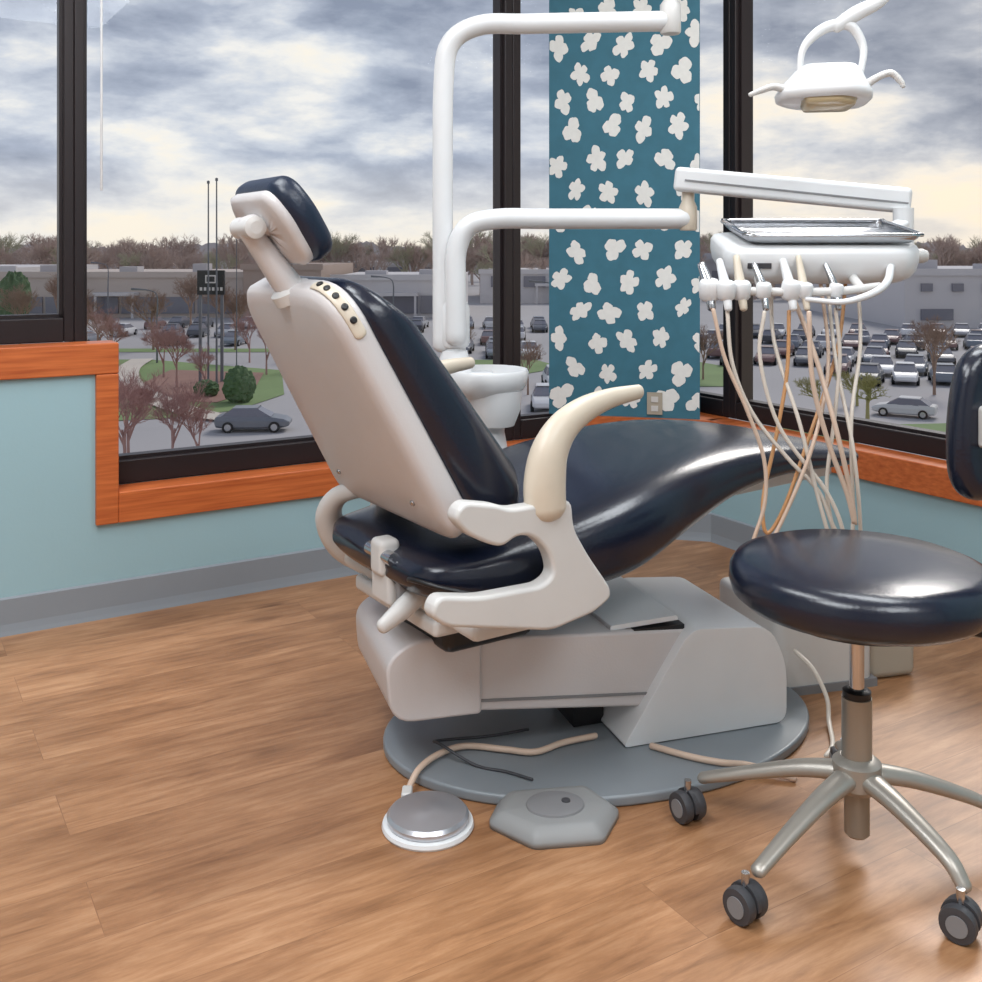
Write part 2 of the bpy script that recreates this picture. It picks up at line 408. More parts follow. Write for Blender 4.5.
tube('control_strip', [bk(p, q, .026) for p, q in cs], .0125, M['cream'], chair, asp=.32, up=(0, 1, 0))
cc = cat([(p, q, 0) for p, q in cs], 6)
for i in (4, 8, 12, 16, 20):
    a_, b_ = cc[i], cc[i+1]; tt = (b_-a_).normalized()
    nx = -abs(tt.y); nq = abs(tt.x)
    n3 = Vector((-sb*nq, nx, cb*nq)).normalized()
    c3 = Vector(bk(a_.x, a_.y, .026))+n3*.003
    o = lathe('control_button', [(.0064, 0), (.0064, .003), (.004, .0045)], M['black'], chair, loc=c3, n=16)
    o.rotation_mode = 'QUATERNION'; o.rotation_quaternion = n3.to_track_quat('Z', 'Y')

TH = R(34); sh, chh = math.sin(TH), math.cos(TH)
def hd(p, q, dd): return (-0.400-sh*q+chh*dd, p, 1.092+chh*q+sh*dd)
ho = rpoly([(-.115, -.085), (.115, -.085), (.13, .02), (.108, .082), (-.108, .082), (-.13, .02)], .045, 6)
pillow('headrest_cushion', ho, edgeprof(.055, .022, .0, .006, .1), hd, M['hr'], chair)
ho2 = rpoly([(-.106, -.078), (.106, -.078), (.12, .02), (.098, .073), (-.098, .073), (-.12, .02)], .04, 6)
pillow('headrest_shell', ho2, [(.09, -.018), (.03, -.017), (.01, -.014), (0, -.008), (0, .010), (.03, .012)], hd, M['shell'], chair)
tube('headrest_stem', [(-.355, -.01, .965), (-.385, -.01, 1.005), (-.42, -.01, 1.052), (-.448, -.01, 1.090)], [.028, .026, .022, .020], M['shell'], chair, up=(0, 1, 0), asp=1.1)
tube('headrest_link', [(-.452, -.01, 1.090), (-.43, -.01, 1.098), (-.405, -.01, 1.09)], [.020, .018, .018], M['shell'], chair, up=(0, 1, 0), asp=1.6)
lathe('headrest_knob', [(.011, -.045), (.020, -.041), (.020, .041), (.011, .045)], M['offwhite'], chair, loc=(-.447, -.01, 1.090), n=24, rot=(R(90), 0, 0))
lathe('headrest_collar', [(.038, -.01), (.038, .010), (.026, .018)], M['offwhite'], chair, loc=(-.362, -.01, .970), n=24, rot=(0, R(-30), 0))

brk = [(-.05, .60), (.045, .60), (.05, .545), (.085, .49), (.135, .425), (.137, .405), (.10, .385), (.0, .370), (-.22, .420), (-.25, .445), (-.235, .475), (-.15, .458), (-.02, .455), (.005, .47), (-.005, .51), (-.04, .545), (-.075, .552), (-.105, .535), (-.14, .548), (-.18, .57), (-.205, .60), (-.185, .625), (-.12, .612), (-.09, .60)]
brk2 = [(-.05, .60), (.045, .60), (.05, .545), (.085, .49), (.135, .425), (.137, .405), (.10, .385), (.0, .372), (-.06, .385), (-.04, .45), (-.03, .50)]
for sgn, nm, pp in ((-1, 'side_bracket_right', brk), (1, 'side_bracket_left', brk2)):
    prism(nm, rpoly(pp, .02, 4), sgn*.294, sgn*.330, M['offwhite'], chair, plane='xz', bevel=.008)
    tube('armrest', [(-.003, sgn*.312, .585), (-.004, sgn*.312, .635), (.006, sgn*.312, .685), (.038, sgn*.310, .727), (.09, sgn*.307, .755), (.155, sgn*.305, .771), (.225, sgn*.305, .778)],
         [.041, .041, .037, .031, .025, .019, .014], M['cream'], chair, up=(0, 1, 0), asp=.78, n=8, seg=20)
tube('back_yoke', [(-.12, .16, .545), (-.165, .215, .525), (-.17, .255, .470), (-.13, .266, .405), (-.06, .255, .365), (.04, .2, .352), (.06, .0, .352)], [.014, .022, .031, .036, .036, .032, .03], M['offwhite'], chair, up=(0, 1, 0), asp=.8)
boxes('seat_frame', [(-.14, .12, -.29, .25, .362, .395)], M['offwhite'], chair, bevel=.012)
boxes('recline_mechanism', [(-.20, -.10, -.085, -.005, .375, .465), (-.21, -.165, -.07, -.02, .43, .50)], M['offwhite'], chair, bevel=.012)
lathe('recline_pin', [(.013, -.05), (.013, .05)], M['steel'], chair, loc=(-.195, -.045, .47), n=20, rot=(R(90), 0, 0))
boxes('recline_links', [(-.195, -.15, -.115, -.10, .39, .47)], M['grey'], chair, bevel=.004)
tube('release_lever', [(-.09, -.10, .415), (-.14, -.11, .41), (-.19, -.12, .385), (-.235, -.125, .362)], [.026, .024, .020, .014], M['offwhite'], chair, up=(0, 1, 0), asp=.8)
tube('hydraulic_hose', [(-.17, -.13, .43), (-.20, -.17, .455), (-.17, -.23, .45), (-.10, -.27, .43)], .005, M['black'], chair)
boxes('swivel_mount', [(-.09, .12, -.11, .11, .27, .37)], M['black'], chair, bevel=.02)
boxes('swivel_cover', [(-.15, .14, -.17, .17, .335, .368)], M['offwhite'], chair, bevel=.01)

# chair base
cb_ = empty('base_assembly', (0, 0, 0), R(18)-CH, parent=chair)
inv = Matrix.Rotation(-CH, 3, 'Z')
cb_.location = inv @ (Vector((0.207, 2.30, 0))-Vector((-0.07, 2.12, 0)))
n = 72
pl = [(.03+.485*math.cos(2*math.pi*k/n), -.025+.33*math.sin(2*math.pi*k/n)) for k in range(n)]
prism('base_plate', pl, 0.0, .022, M['plate'], cb_, bevel=.006)
rh = rpoly([(-.475, .132), (-.29, .128), (-.29, .283), (-.43, .290), (-.485, .255)], [.05, .01, .01, .04, .05], 5)
prism('rear_housing', rh, -.165, .165, M['shell'], cb_, plane='xz', bevel=.03, seg=4)
prism('lift_beam', rpoly([(-.31, .132), (.20, .075), (.25, .20), (.21, .238), (-.31, .277)], [.01, .02, .02, .02, .01], 4), -.155, .155, M['shell'], cb_, plane='xz', bevel=.012)
prism('lift_beam_rib', [(-.30, .155), (.08, .120), (.08, .115), (-.30, .150)], -.158, -.15, M['grey'], cb_, plane='xz')
fh = rpoly([(0.010, .024), (.40, .024), (.40, .15), (.36, .235), (.18, .25), (.155, .235)], [.012, .03, .04, .04, .02, .02], 5)
prism('front_housing', fh, -.182, .18, M['white'], cb_, plane='xz', bevel=.014)
boxes('lift_slot', [(.05, .168, -.15, .14, .215, .251)], M['black'], cb_)
prism('lift_cover', rpoly([(.0, .252), (.16, .258), (.155, .268), (.0, .262)], .003, 2), -.14, .15, M['white'], cb_, plane='xz')
boxes('beam_foot', [(-.05, .02, -.06, .06, .02, .12)], M['black'], cb_)

# ------------------------------------------------------------------ CUSPIDOR + ARMS
cu = empty('cuspidor_unit', (-0.01, 2.68, 0), 0)
prism('cabinet', rpoly([(-.10, -.09), (.10, -.09), (.10, .10), (-.10, .10)], .03, 4), 0, .45, M['white'], cu, bevel=.01)
lathe('cabinet_neck', [(.08, .44), (.06, .50), (.045, .58), (.05, .64), (.075, .69)], M['white'], cu)
lathe('spittoon_bowl', [(.05, .66), (.085, .68), (.102, .70), (.108, .735), (.104, .742), (.09, .735), (.06, .70), (.02, .69)], M['white'], cu)
lathe('bowl_body', [(.05, .60), (.066, .64), (.07, .69), (.05, .69)], M['white'], cu, loc=(.02, -.02, 0))
boxes('bowl_bracket', [(-.14, .02, -.03, .03, .69, .735)], M['white'], cu, bevel=.012)
lathe('post_base', [(.05, .69), (.048, .745), (.038, .77), (.034, .79)], M['white'], cu, loc=(-.085, 0, 0))
lathe('post', [(.030, .70), (.030, .97), (.027, .98)], M['white'], cu, loc=(-.085, 0, 0))
lathe('post_collar', [(.036, .80), (.040, .81), (.040, .90), (.034, .915)], M['white'], cu, loc=(-.085, 0, 0))
tube('lamp_arm_post', [(-.115, .0, .80), (-.115, 0, .95), (-.115, 0, 1.25), (-.113, 0, 1.48), (-.095, 0, 1.585), (-.02, 0, 1.632), (.10, 0, 1.636), (.30, 0, 1.64), (.46, 0, 1.643)], .0265, M['white'], cu, seg=20, up=(0, 1, 0))
tube('delivery_arm_post', [(-.08, -.03, .82), (-.08, -.03, .95), (-.078, -.03, 1.05), (-.045, -.03, 1.112), (.03, -.03, 1.13), (.14, -.03, 1.13), (.34, -.03, 1.13), (.51, -.03, 1.13)], .0265, M['white'], cu, seg=20, up=(0, 1, 0))
lathe('lamp_arm_joint', [(.024, 1.61), (.027, 1.615), (.027, 1.685), (.016, 1.70), (.016, 1.80)], M['offwhite'], cu, loc=(.475, 0, 0))
lathe('delivery_arm_joint', [(.020, 1.10), (.023, 1.105), (.023, 1.16), (.016, 1.175), (.016, 1.200)], M['cream'], cu, loc=(.515, -.03, 0), n=24)

# delivery unit
du = empty('dental_delivery_unit', (0, 0, 0))
def beam(name, a, b, w, h, m, parent, bevel=.008):
    a = Vector(a); b = Vector(b); t = (b-a); L = t.length; t.normalize()
    o = boxes(name, [(0, L, -w/2, w/2, -h/2, h/2)], m, parent, bevel=bevel)
    o.location = a; o.rotation_euler = t.to_track_quat('X', 'Z').to_euler(); return o
beam('spring_arm', (.47, 2.645, 1.232), (1.015, 2.50, 1.168), .05, .062, M['white'], du, .012)
beam('spring_arm_seam', (.49, 2.613, 1.227), (1.0, 2.477, 1.162), .004, .004, M['grey'], du, 0)
lathe('arm_end_joint', [(.024, 1.05), (.024, 1.15)], M['white'], du, loc=(.985, 2.47, 0), n=24)
head = empty('unit_head', (.705, 2.29, 1.04), 0, R(9), parent=du)
hb = rpoly([(-.212, -.10), (-.19, -.135), (.17, -.135), (.212, -.09), (.215, .12), (-.20, .12)], [.03, .04, .05, .05, .04, .04], 5)
pillow('head_body', hb, [(.05, -.048), (.03, -.046), (.014, -.036), (.004, -.02), (0, .0), (0, .022), (.006, .032), (.02, .036), (.1, .038)], lambda p, q, dd: (p, q, dd), M['white'], head)
to = rpoly([(-.185, -.12), (.185, -.12), (.185, .125), (-.185, .125)], .03, 5)
pillow('instrument_tray', [(p[0]+.015, p[1]) for p in to], [(.1, .042), (.012, .042), (.002, .052), (0, .060), (-.006, .061), (-.006, .058), (.004, .054), (.012, .046), (.1, .0455)][::1], lambda p, q, dd: (p, q, dd), M['steel'], head)
tube('tray_rim', [(x+.015, y, .061) for x, y in to[::2]]+[(to[0][0]+.015, to[0][1], .061)], .004, M['chrome'], head, n=2, seg=8)
beam('head_link', (.27, .16, .04), (.17, .10, .005), .04, .04, M['white'], head)
lathe('head_handle', [(.012, -.03), (.016, -.02), (.016, .02), (.012, .03)], M['offwhite'], head, loc=(.222, -.02, .0), n=16, rot=(0, R(90), 0))
boxes('keypad', [(-.17, -.12, -.137, -.134, -.008, .004)], M['darkgrey'], head, bevel=.001)
tube('holder_bar', [(.44, 2.13, .985), (.48, 2.115, .972), (.55, 2.115, .965), (.70, 2.115, .965), (.80, 2.13, .975)], .009, M['offwhite'], du)
tube('holder_bar_mount', [(.56, 2.12, .965), (.56, 2.19, 1.0)], .01, M['offwhite'], du, smoothpath=False)
tube('holder_bar_mount', [(.76, 2.12, .968), (.76, 2.19, 1.0)], .01, M['offwhite'], du, smoothpath=False)
hp = [(.448, .005, 1.35), (.478, -.012, 1.2), (.512, .0, 1.2), (.556, -.005, 1.0), (.613, .0, 1.25), (.640, -.004, 1.0), (.705, .0, .9)]
for i, (x, dy, k) in enumerate(hp):
    y = 2.115+dy
    lathe('holder', [(.013*k, -.014*k), (.016*k, -.01*k), (.016*k, .012*k), (.013*k, .016*k)], M['white'], du, loc=(x, y, .967), n=18, rot=(R(18), 0, R(i*9-20)))
    tube('handpiece', [(x-.010+(i % 3)*.004, y+.035, 1.02+(i % 3)*.008), (x, y+.006, .975), (x+.002, y-.012, .93)], [.006*k, .009*k, .0065*k], [M['steel'], M['white'], M['cream']][i % 3], du, seg=14)
H = [
 ([(.448, .93), (.472, .83), (.515, .73), (.550, .63), (.552, .54), (.527, .455), (.540, .43), (.585, .50), (.65, .66), (.70, .82), (.70, 1.0)], 'hose3', 2.085),
 ([(.480, .925), (.49, .82), (.53, .72), (.60, .63), (.665, .56), (.70, .48), (.742, .44), (.750, .49), (.735, .65), (.72, .82), (.72, 1.0)], 'hose', 2.10),
 ([(.554, .925), (.545, .83), (.585, .69), (.68, .56), (.715, .47), (.70, .43), (.665, .54), (.625, .70), (.59, .86), (.60, 1.0)], 'hose', 2.095),
 ([(.611, .925), (.607, .80), (.585, .67), (.558, .54), (.565, .47), (.60, .52), (.65, .66), (.73, .84), (.77, 1.0)], 'hose2', 2.12),
 ([(.638, .925), (.645, .79), (.675, .67), (.715, .56), (.730, .50), (.72, .57), (.69, .7), (.66, .86), (.62, 1.0)], 'hose3', 2.075),
 ([(.703, .93), (.712, .83), (.70, .7), (.685, .56), (.71, .45), (.738, .48), (.735, .70), (.775, .85), (.79, 1.0)], 'hose', 2.11)]
for i, (pts, mm, y) in enumerate(H):
    L = len(pts)
    tube('handpiece_hose', [(x, y+(0.06*max(0, k-L+3)), z) for k, (x, z) in enumerate(pts)], .0052 if i == 4 else .0042, M[mm], du, seg=8)
tube('syringe_rod', [(.835, 2.16, 1.015), (.812, 2.12, .985), (.775, 2.10, .962), (.71, 2.09, .945), (.64, 2.10, .95)], [.008, .008, .0075, .006, .005], M['white'], du)

# operatory light
ol = empty('dental_operatory_light', (0, 0, 0))
beam('spring_arm', (.49, 2.67, 1.825), (.90, 2.36, 1.80), .05, .05, M['white'], ol)
tube('light_stem', [(.90, 2.36, 1.80), (.905, 2.34, 1.72), (.895, 2.31, 1.65), (.865, 2.30, 1.605), (.81, 2.30, 1.575), (.765, 2.30, 1.545)], [.015, .015, .015, .015, .017, .014], M['white'], ol, up=(0, 1, 0), asp=.7, seg=16)
tube('light_yoke', [(.680, 2.28, 1.435), (.688, 2.285, 1.49), (.715, 2.29, 1.525), (.755, 2.30, 1.548), (.80, 2.30, 1.548), (.826, 2.295, 1.50), (.815, 2.28, 1.44)], [.007, .008, .011, .013, .012, .009, .007], M['white'], ol, up=(0, 1, 0), asp=.8, seg=14)
lh = empty('lamp_head', (.732, 2.28, 1.402), R(-4), R(-12), parent=ol)
lo_ = rpoly([(-.095, -.045), (.05, -.07), (.105, -.035), (.10, .05), (-.05, .06), (-.11, .02)], .03, 5)
pillow('head_housing', lo_, [(.05, -.026), (.012, -.030), (.002, -.024), (0, -.012), (.008, .004), (.022, .026), (.034, .046), (.048, .058), (.07, .062)], lambda p, q, dd: (p+.25*max(0, dd)*1.2, q, dd), M['white'], lh)
pillow('head_lens', rpoly([(-.05, -.04), (.03, -.05), (.07, -.03), (.06, .035), (-.045, .04)], .015, 4), [(.03, -.042), (.006, -.040), (.0, -.026), (.03, -.02)], lambda p, q, dd: (p, q, dd), M['lens'], lh)
tube('light_handle', [(-.075, -.02, -.012), (-.11, -.03, -.002), (-.140, -.03, -.010), (-.165, -.03, -.020)], [.010, .008, .007, .005], M['offwhite'], lh)
tube('light_handle', [(.08, -.02, .0), (.115, -.03, .020), (.140, -.03, .026), (.158, -.03, .008), (.163, -.03, -.005)], [.010, .008, .008, .007, .005], M['offwhite'], lh)

# ------------------------------------------------------------------ STOOL
stl = empty('dental_stool', (.635, 1.795, 0))
lathe('seat_cushion', [(.10, .437), (.17, .434), (.200, .438), (.216, .452), (.222, .472), (.220, .492), (.210, .507), (.190, .515), (.10, .519), (.02, .520)], M['leather'], stl, n=64, loc=(.005, 0, 0))
lathe('seat_pan', [(.12, .410), (.14, .415), (.15, .437)], M['black'], stl)
lathe('gas_piston', [(.0125, .28), (.0125, .415)], M['chrome'], stl, n=24)
lathe('piston_collar', [(.02, .272), (.024, .276), (.024, .286), (.016, .290)], M['black'], stl, n=24)
lathe('column_sleeve', [(.0255, .16), (.0255, .275)], M['bronze'], stl, n=28)
lathe('hub', [(.032, .115), (.041, .125), (.041, .163), (.028, .173)], M['castalu'], stl, n=28)
lathe('column_foot', [(.017, .035), (.0215, .04), (.0215, .12)], M['bronze'], stl, n=28)
tube('height_lever', [(.04, 0, .415), (.12, -.06, .417), (.175, -.09, .422)], [.006, .005, .011], M['black'], stl)
COFF = [(-.022, -.012), (-.012, -.012), (.016, -.01), (.01, .015), (-.03, -.02)]
for i, a in enumerate((-143, -65, 4, 77, 152)):
    a = R(a); c, s = math.cos(a), math.sin(a); Rr = [.268, .224, .26, .26, .275][i]
    pts = [(c*.03, s*.03, .142), (c*.10, s*.10, .128), (c*.19, s*.19, .098), (c*Rr, s*Rr, .068)]
    tube('leg', pts, [.022, .019, .0155, .013], M['castalu'], stl, up=(0, 0, 1), asp=.75, seg=14)
    cx, cy = c*Rr+COFF[i][0], s*Rr+COFF[i][1]
    ce = empty('caster', (cx, cy, 0), [R(-52), R(-38), R(40), R(80), R(-62)][i], parent=stl)
    ce.scale = (.93, .93, .93)
    lathe('caster_stem', [(.007, .05), (.007, .080)], M['steel'], ce, n=12)
    for sy in (-.0155, .0155):
        lathe('caster_wheel', [(.020, -.010), (.0285, -.009), (.030, -.004), (.030, .004), (.0285, .009), (.020, .010)], M['darkgrey'], ce, loc=(0, sy, .030), n=28, rot=(R(90), 0, 0))
        lathe('wheel_cap', [(.017, -.0118), (.0172, .0118)], M['grey'], ce, loc=(0, sy, .030), n=24, rot=(R(90), 0, 0))
    hood = [(.031*math.cos(t), .032+.031*math.sin(t)) for t in [R(x) for x in range(-10, 171, 12)]]
    prism('caster_hood', hood+[(-.01, .036), (.012, .034)], -.0045, .0045, M['darkgrey'], ce, plane='xz')
bo = rpoly([(-.15, -.13), (.15, -.13), (.16, .0), (.13, .135), (-.13, .135), (-.16, .0)], .10, 8)
br_ = empty('backrest', (.285, -.05, .757), R(10), parent=stl)
pillow('backrest_cushion', bo, edgeprof(.06, .028, 0, .004, .1), lambda p, q, dd: (p, dd-.0-1.0*p*p, q), M['leather'], br_)
boxes('backrest_bracket', [(-.118, .05, -.048, .005, -.035, .035)], M['offwhite'], br_, bevel=.008)
tube('backrest_bar', [(.05, 0, .408), (.20, -.05, .405), (.36, -.13, .41), (.39, -.14, .47), (.355, -.10, .62), (.305, -.085, .73)], .011, M['castalu'], stl, asp=1.0)

# ------------------------------------------------------------------ FLOOR ITEMS
rc = empty('foot_control_disc', (-.115, 1.885, 0))
lathe('base_ring', [(.082, 0), (.084, .004), (.082, .010), (.07, .012)], M['white'], rc, n=56)
lathe('steel_disc', [(.068, .012), (.074, .013), (.075, .022), (.070, .028), (.045, .030), (.03, .031), (.026, .032), (.01, .033)], M['disc'], rc, n=56)
boxes('hose_connector', [(-.055, -.035, .066, .10, .002, .024)], M['offwhite'], rc, bevel=.004)
fp = empty('foot_pedal', (.118, 1.90, 0), R(8))
po = rpoly([(-.125, -.005), (-.055, -.085), (.07, -.085), (.122, .0), (.085, .085), (-.085, .085)], .012, 4)
pillow('pedal_body', po, [(.08, 0), (.0, 0), (0, .012), (.02, .028), (.03, .030), (.08, .031)], lambda p, q, dd: (p, q, dd), M['pedal'], fp)
lathe('pedal_pad', [(.05, .028), (.048, .034), (.042, .036), (.02, .037)], M['grey'], fp, sx=1.1, sy=.9)
lathe('pedal_stud', [(.009, .034), (.008, .039), (.003, .041)], M['darkgrey'], fp, n=16, loc=(.02, .0, 0))

tube('foot_control_hose', [(-.16, 1.985, .013), (-.14, 2.03, .033), (-.10, 2.09, .034), (-.05, 2.125, .031), (.03, 2.11, .031), (.09, 2.10, .031), (.15, 2.14, .031), (.22, 2.17, .031)], .0064, M['hose3'], None, seg=10)
tube('pedal_cable', [(.08, 2.0, .026), (.03, 2.03, .026), (-.03, 2.055, .026), (-.10, 2.09, .05), (-.11, 2.15, .03), (.0, 2.18, .026), (.08, 2.21, .026)], .0030, M['darkgrey'], None, seg=8)
tube('supply_hose', [(.33, 2.13, .029), (.40, 2.085, .029), (.46, 2.06, .029), (.52, 2.07, .018), (.60, 2.04, .007)], .0065, M['hose3'], None, seg=10)
tube('utility_hose', [(.705, 2.40, .12), (.73, 2.345, .10), (.75, 2.31, .05), (.745, 2.28, .012), (.72, 2.18, .008), (.69, 2.13, .007)], .005, M['hose'], None, seg=10)

ub = empty('utility_box', (.76, 2.605, 0), R(15))
prism('box_cover', rpoly([(-.13, -.15), (.13, -.15), (.13, .16), (-.13, .16)], .03, 4), 0, .19, M['offwhite'], ub, bevel=.015)
boxes('box_end', [(.128, .265, -.13, .12, 0, .15)], M['beige'], ub, bevel=.02)
boxes('box_base', [(-.135, .135, -.155, .165, 0, .02)], M['grey'], ub)

# ------------------------------------------------------------------ OUTSIDE
GZ = -8.75
def omat(name, c, rough=0.9, var=.15, ns=.2):  # outdoor colours chosen pale, so haze is put into the paint
    return mat(name, c, rough, 0, var, ns)
O_as = omat('asphalt', (178, 175, 176), ns=.05); O_gr = omat('grass', (126, 148, 96), ns=.3); O_path = omat('concrete_path', (214, 204, 192))
O_mulch = omat('mulch', (154, 118, 106), ns=.6)
O_white = omat('building_white', (216, 212, 212), var=.04); O_beige = omat('building_beige', (204, 190, 180), var=.05); O_grey = omat('building_grey', (186, 184, 188), var=.05)
O_brown = omat('building_brown', (176, 156, 144), var=.05); O_glass = mat('dark_window_band', (128, 128, 138), .2)
O_bark = omat('bark_pinkbrown', (178, 142, 136), ns=1); O_bark2 = omat('bark_brown', (156, 130, 114), ns=1); O_far = omat('bark_far_hazy', (190, 170, 160), ns=1); O_far2 = omat('bark_far_olive_hazy', (180, 176, 152), ns=1)  # far barks lightened further to imitate distance haze
O_green = omat('evergreen', (88, 112, 76), ns=1.5); O_olive = omat('spring_leaves', (170, 164, 112), ns=1.5); O_pole = omat('pole_grey', (120, 122, 128))
mk('ground_outside', [(-900, 14, GZ), (900, 14, GZ), (900, 1500, GZ), (-900, 1500, GZ)], [(0, 1, 2, 3)], O_as, smooth=False)
def flat(name, pts, m, z=.05):
    mk(name, [(x, y, GZ+z) for x, y in pts], [tuple(range(len(pts)))], m, smooth=False)
def strip(name, c, w, m, z):
    C = cat([(x, y, 0) for x, y in c], 8); v = []; f = []
    for i, p in enumerate(C):
        t = (C[min(i+1, len(C)-1)]-C[max(i-1, 0)]).normalized(); s = Vector((-t.y, t.x, 0))*w/2
        v += [(p.x+s.x, p.y+s.y, GZ+z), (p.x-s.x, p.y-s.y, GZ+z)]
    f = [(2*i, 2*i+1, 2*i+3, 2*i+2) for i in range(len(C)-1)]
    mk(name, v, f, m, smooth=False)
flat('lawn', [(-60, 60), (-28, 57), (-19, 60), (-15.5, 63), (-14, 70), (-17, 84), (-30, 92), (-70, 96)], O_gr, .04)
flat('mulch_bed', [(-25, 68), (-17.5, 66), (-16.5, 72), (-18, 82), (-26, 84)], O_mulch, .08)
strip('garden_path', [(-31, 92), (-29.5, 84), (-26.2, 75), (-21, 66), (-16.5, 60.5), (-13, 59)], 1.9, O_path, .14)
flat('lawn', [(10, 74), (18, 74), (20, 86), (14, 100), (10, 100)], O_gr, .04)
flat('lawn', [(15, 52), (40, 56), (40, 60), (15, 57)], O_gr, .04)
flat('lawn', [(-9, 82), (0, 78), (6, 86), (4, 92), (-8, 92)], O_gr, .04)
flat('lawn', [(-64, 99), (-10, 99), (-10, 102.5), (-64, 102.5)], O_gr, .04)

def building(name, x0, x1, y0, y1, h, m, bands):
    e = empty(name, (0, 0, GZ))
    boxes('walls', [(x0, x1, y0, y1, 0, h), (x0-.3, x1+.3, y0-.3, y0+.2, h-.6, h+.25)], m, e)
    L = []
    for (za, zb, w, g) in bands:
        x = x0+2
        while x+w < x1-1: L.append((x, x+w, y0-.35, y0+.1, za, zb)); x += w+g
    if L: boxes('windows', L, O_glass, e)
    r = random.Random(int(x0*3)); LL = []
    x = x0+4
    while x < x1-6:
        w = r.uniform(1.5, 4); LL.append((x, x+w, y0+6, y0+9, h, h+r.uniform(.6, 1.4))); x += r.uniform(7, 14)
    if LL: boxes('roof_units', LL, O_grey, e)
    cxm = (x0+x1)/2
    boxes('canopy', [(cxm-3, cxm+3, y0-2.2, y0, 3.2, 3.7), (cxm-2.8, cxm-2.5, y0-2.1, y0-1.8, 0, 3.2), (cxm+2.5, cxm+2.8, y0-2.1, y0-1.8, 0, 3.2)], O_white, e)
building('showroom_building', -72, -36, 150, 185, 6.4, O_beige, [(.6, 3.0, 5, .5)])
building('showroom_building', -35, -24, 146, 180, 7.6, O_brown, [(.6, 4.0, 3, .4)])
building('showroom_building', -23, -4, 150, 180, 6.0, O_white, [(.6, 3.2, 5, .4)])
building('office_building', -120, -76, 165, 200, 7, O_white, [(3, 4.6, 6, 2)])
building('warehouse_building', 52, 110, 130, 170, 7.2, O_white, [(4.6, 5.6, 1.4, 2.5), (1.0, 2.4, 4, 6)])
building('warehouse_building', 30, 62, 215, 250, 8, O_grey, [(4, 5.5, 4, 3)])
building('warehouse_building', 66, 150, 240, 280, 9.0, O_beige, [(4, 6, 4, 3)])
building('warehouse_building', -2, 24, 190, 220, 6, O_white, [(3, 5, 4, 2)])
building('warehouse_building', -60, -8, 230, 260, 7.0, O_white, [(4, 6, 4, 3)])

def tree_mesh(name, h, seed, depth=6, m=None, spread=.55, thick=.03, br=3):
    r = random.Random(seed); v = []; f = []
    def seg(a, b, ra, rb):
        t = (b-a).normalized(); x = t.orthogonal().normalized(); y = t.cross(x); o = len(v)
        for P, rad in ((a, ra), (b, rb)):
            for k in range(3):
                an = 2.094*k; v.append(P+x*math.cos(an)*rad+y*math.sin(an)*rad)
        for k in range(3): f.append((o+k, o+(k+1) % 3, o+3+(k+1) % 3, o+3+k))
    def grow(p, dr, L, rad, dd):
        q = p+dr*L; seg(p, q, rad, rad*.7)
        if dd == 0: return
        for _ in range(br if dd > 1 else br+1):
            nd = (dr+Vector((r.uniform(-1, 1), r.uniform(-1, 1), r.uniform(-.35, .8)))*spread).normalized()
            grow(p+dr*L*r.uniform(.5, 1), nd, L*r.uniform(.62, .88), rad*.64, dd-1)
    grow(Vector((0, 0, 0)), Vector((0, 0, 1)), h*.25, h*thick, depth)
    me = bpy.data.meshes.new(name); me.from_pydata([tuple(a) for a in v], [], f); me.materials.append(m); return me
def inst(name, me, loc, rz=0, s=1, parent=None):
    o = bpy.data.objects.new(name, me); COL.objects.link(o); o.location = loc; o.rotation_euler = (0, 0, rz)
    o.scale = (s, s, s) if not isinstance(s, tuple) else s
    if parent: o.parent = parent
    return o
tp = tree_mesh('tree_pink', 5.5, 3, 7, O_bark, .75, .018); tb = tree_mesh('tree_brown', 5.5, 5, 7, O_bark2, .7, .020)
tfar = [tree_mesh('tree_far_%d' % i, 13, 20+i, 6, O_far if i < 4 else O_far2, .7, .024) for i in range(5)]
tol = tree_mesh('tree_olive', 4, 9, 6, O_olive, .9, .035)
for (x, y, s) in ((-22.2, 73, 1.05), (-25, 79, .95), (-17.6, 81, 1.0), (-19.6, 71, .7), (-14.3, 85, .95), (-31.5, 86, 1.0), (-15.4, 92, .9), (-35, 92, 1.1), (-21, 90, 1.0)): inst('bare_tree', tp, (x, y, GZ), random.uniform(0, 6), s)
for (x, y, s) in ((30, 70, 1.15), (-11.5, 98, 1.2), (-2.5, 86, .8), (-39.5, 101, 1.3), (60, 100, 1.1), (2.5, 70, .8), (-33, 101, 1.3), (16, 78, .9), (-25, 101, 1.3), (-46, 101, 1.4), (-29, 112, 1.4), (-17, 112, 1.4), (-36, 124, 1.5), (-52, 124, 1.5)): inst('bare_tree', tb, (x, y, GZ), random.uniform(0, 6), s)
for (x, y, s) in ((21.5, 59, 1.05), (19.6, 62, .8), (23, 65, .8)): inst('budding_tree', tol, (x, y, GZ), random.uniform(0, 6), s)
for (x, y, s) in ((-15.6, 44, 1.05), (-14, 45.5, .9), (-13.0, 46, .75), (-16.5, 47, 1.0)): inst('bare_tree', tp, (x, y, GZ), random.uniform(0, 6), s)
tl = empty('distant_treeline', (0, 0, 0))
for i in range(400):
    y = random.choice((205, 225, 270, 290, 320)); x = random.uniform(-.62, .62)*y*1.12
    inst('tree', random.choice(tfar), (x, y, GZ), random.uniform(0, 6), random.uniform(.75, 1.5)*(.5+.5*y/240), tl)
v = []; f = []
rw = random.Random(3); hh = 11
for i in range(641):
    x = -420+i*1.31; hh += rw.uniform(-.8, .8); hh = min(max(hh, 9.5), 13); v += [(x, 420, GZ), (x, 420, GZ+hh+rw.uniform(-.6, .6))]
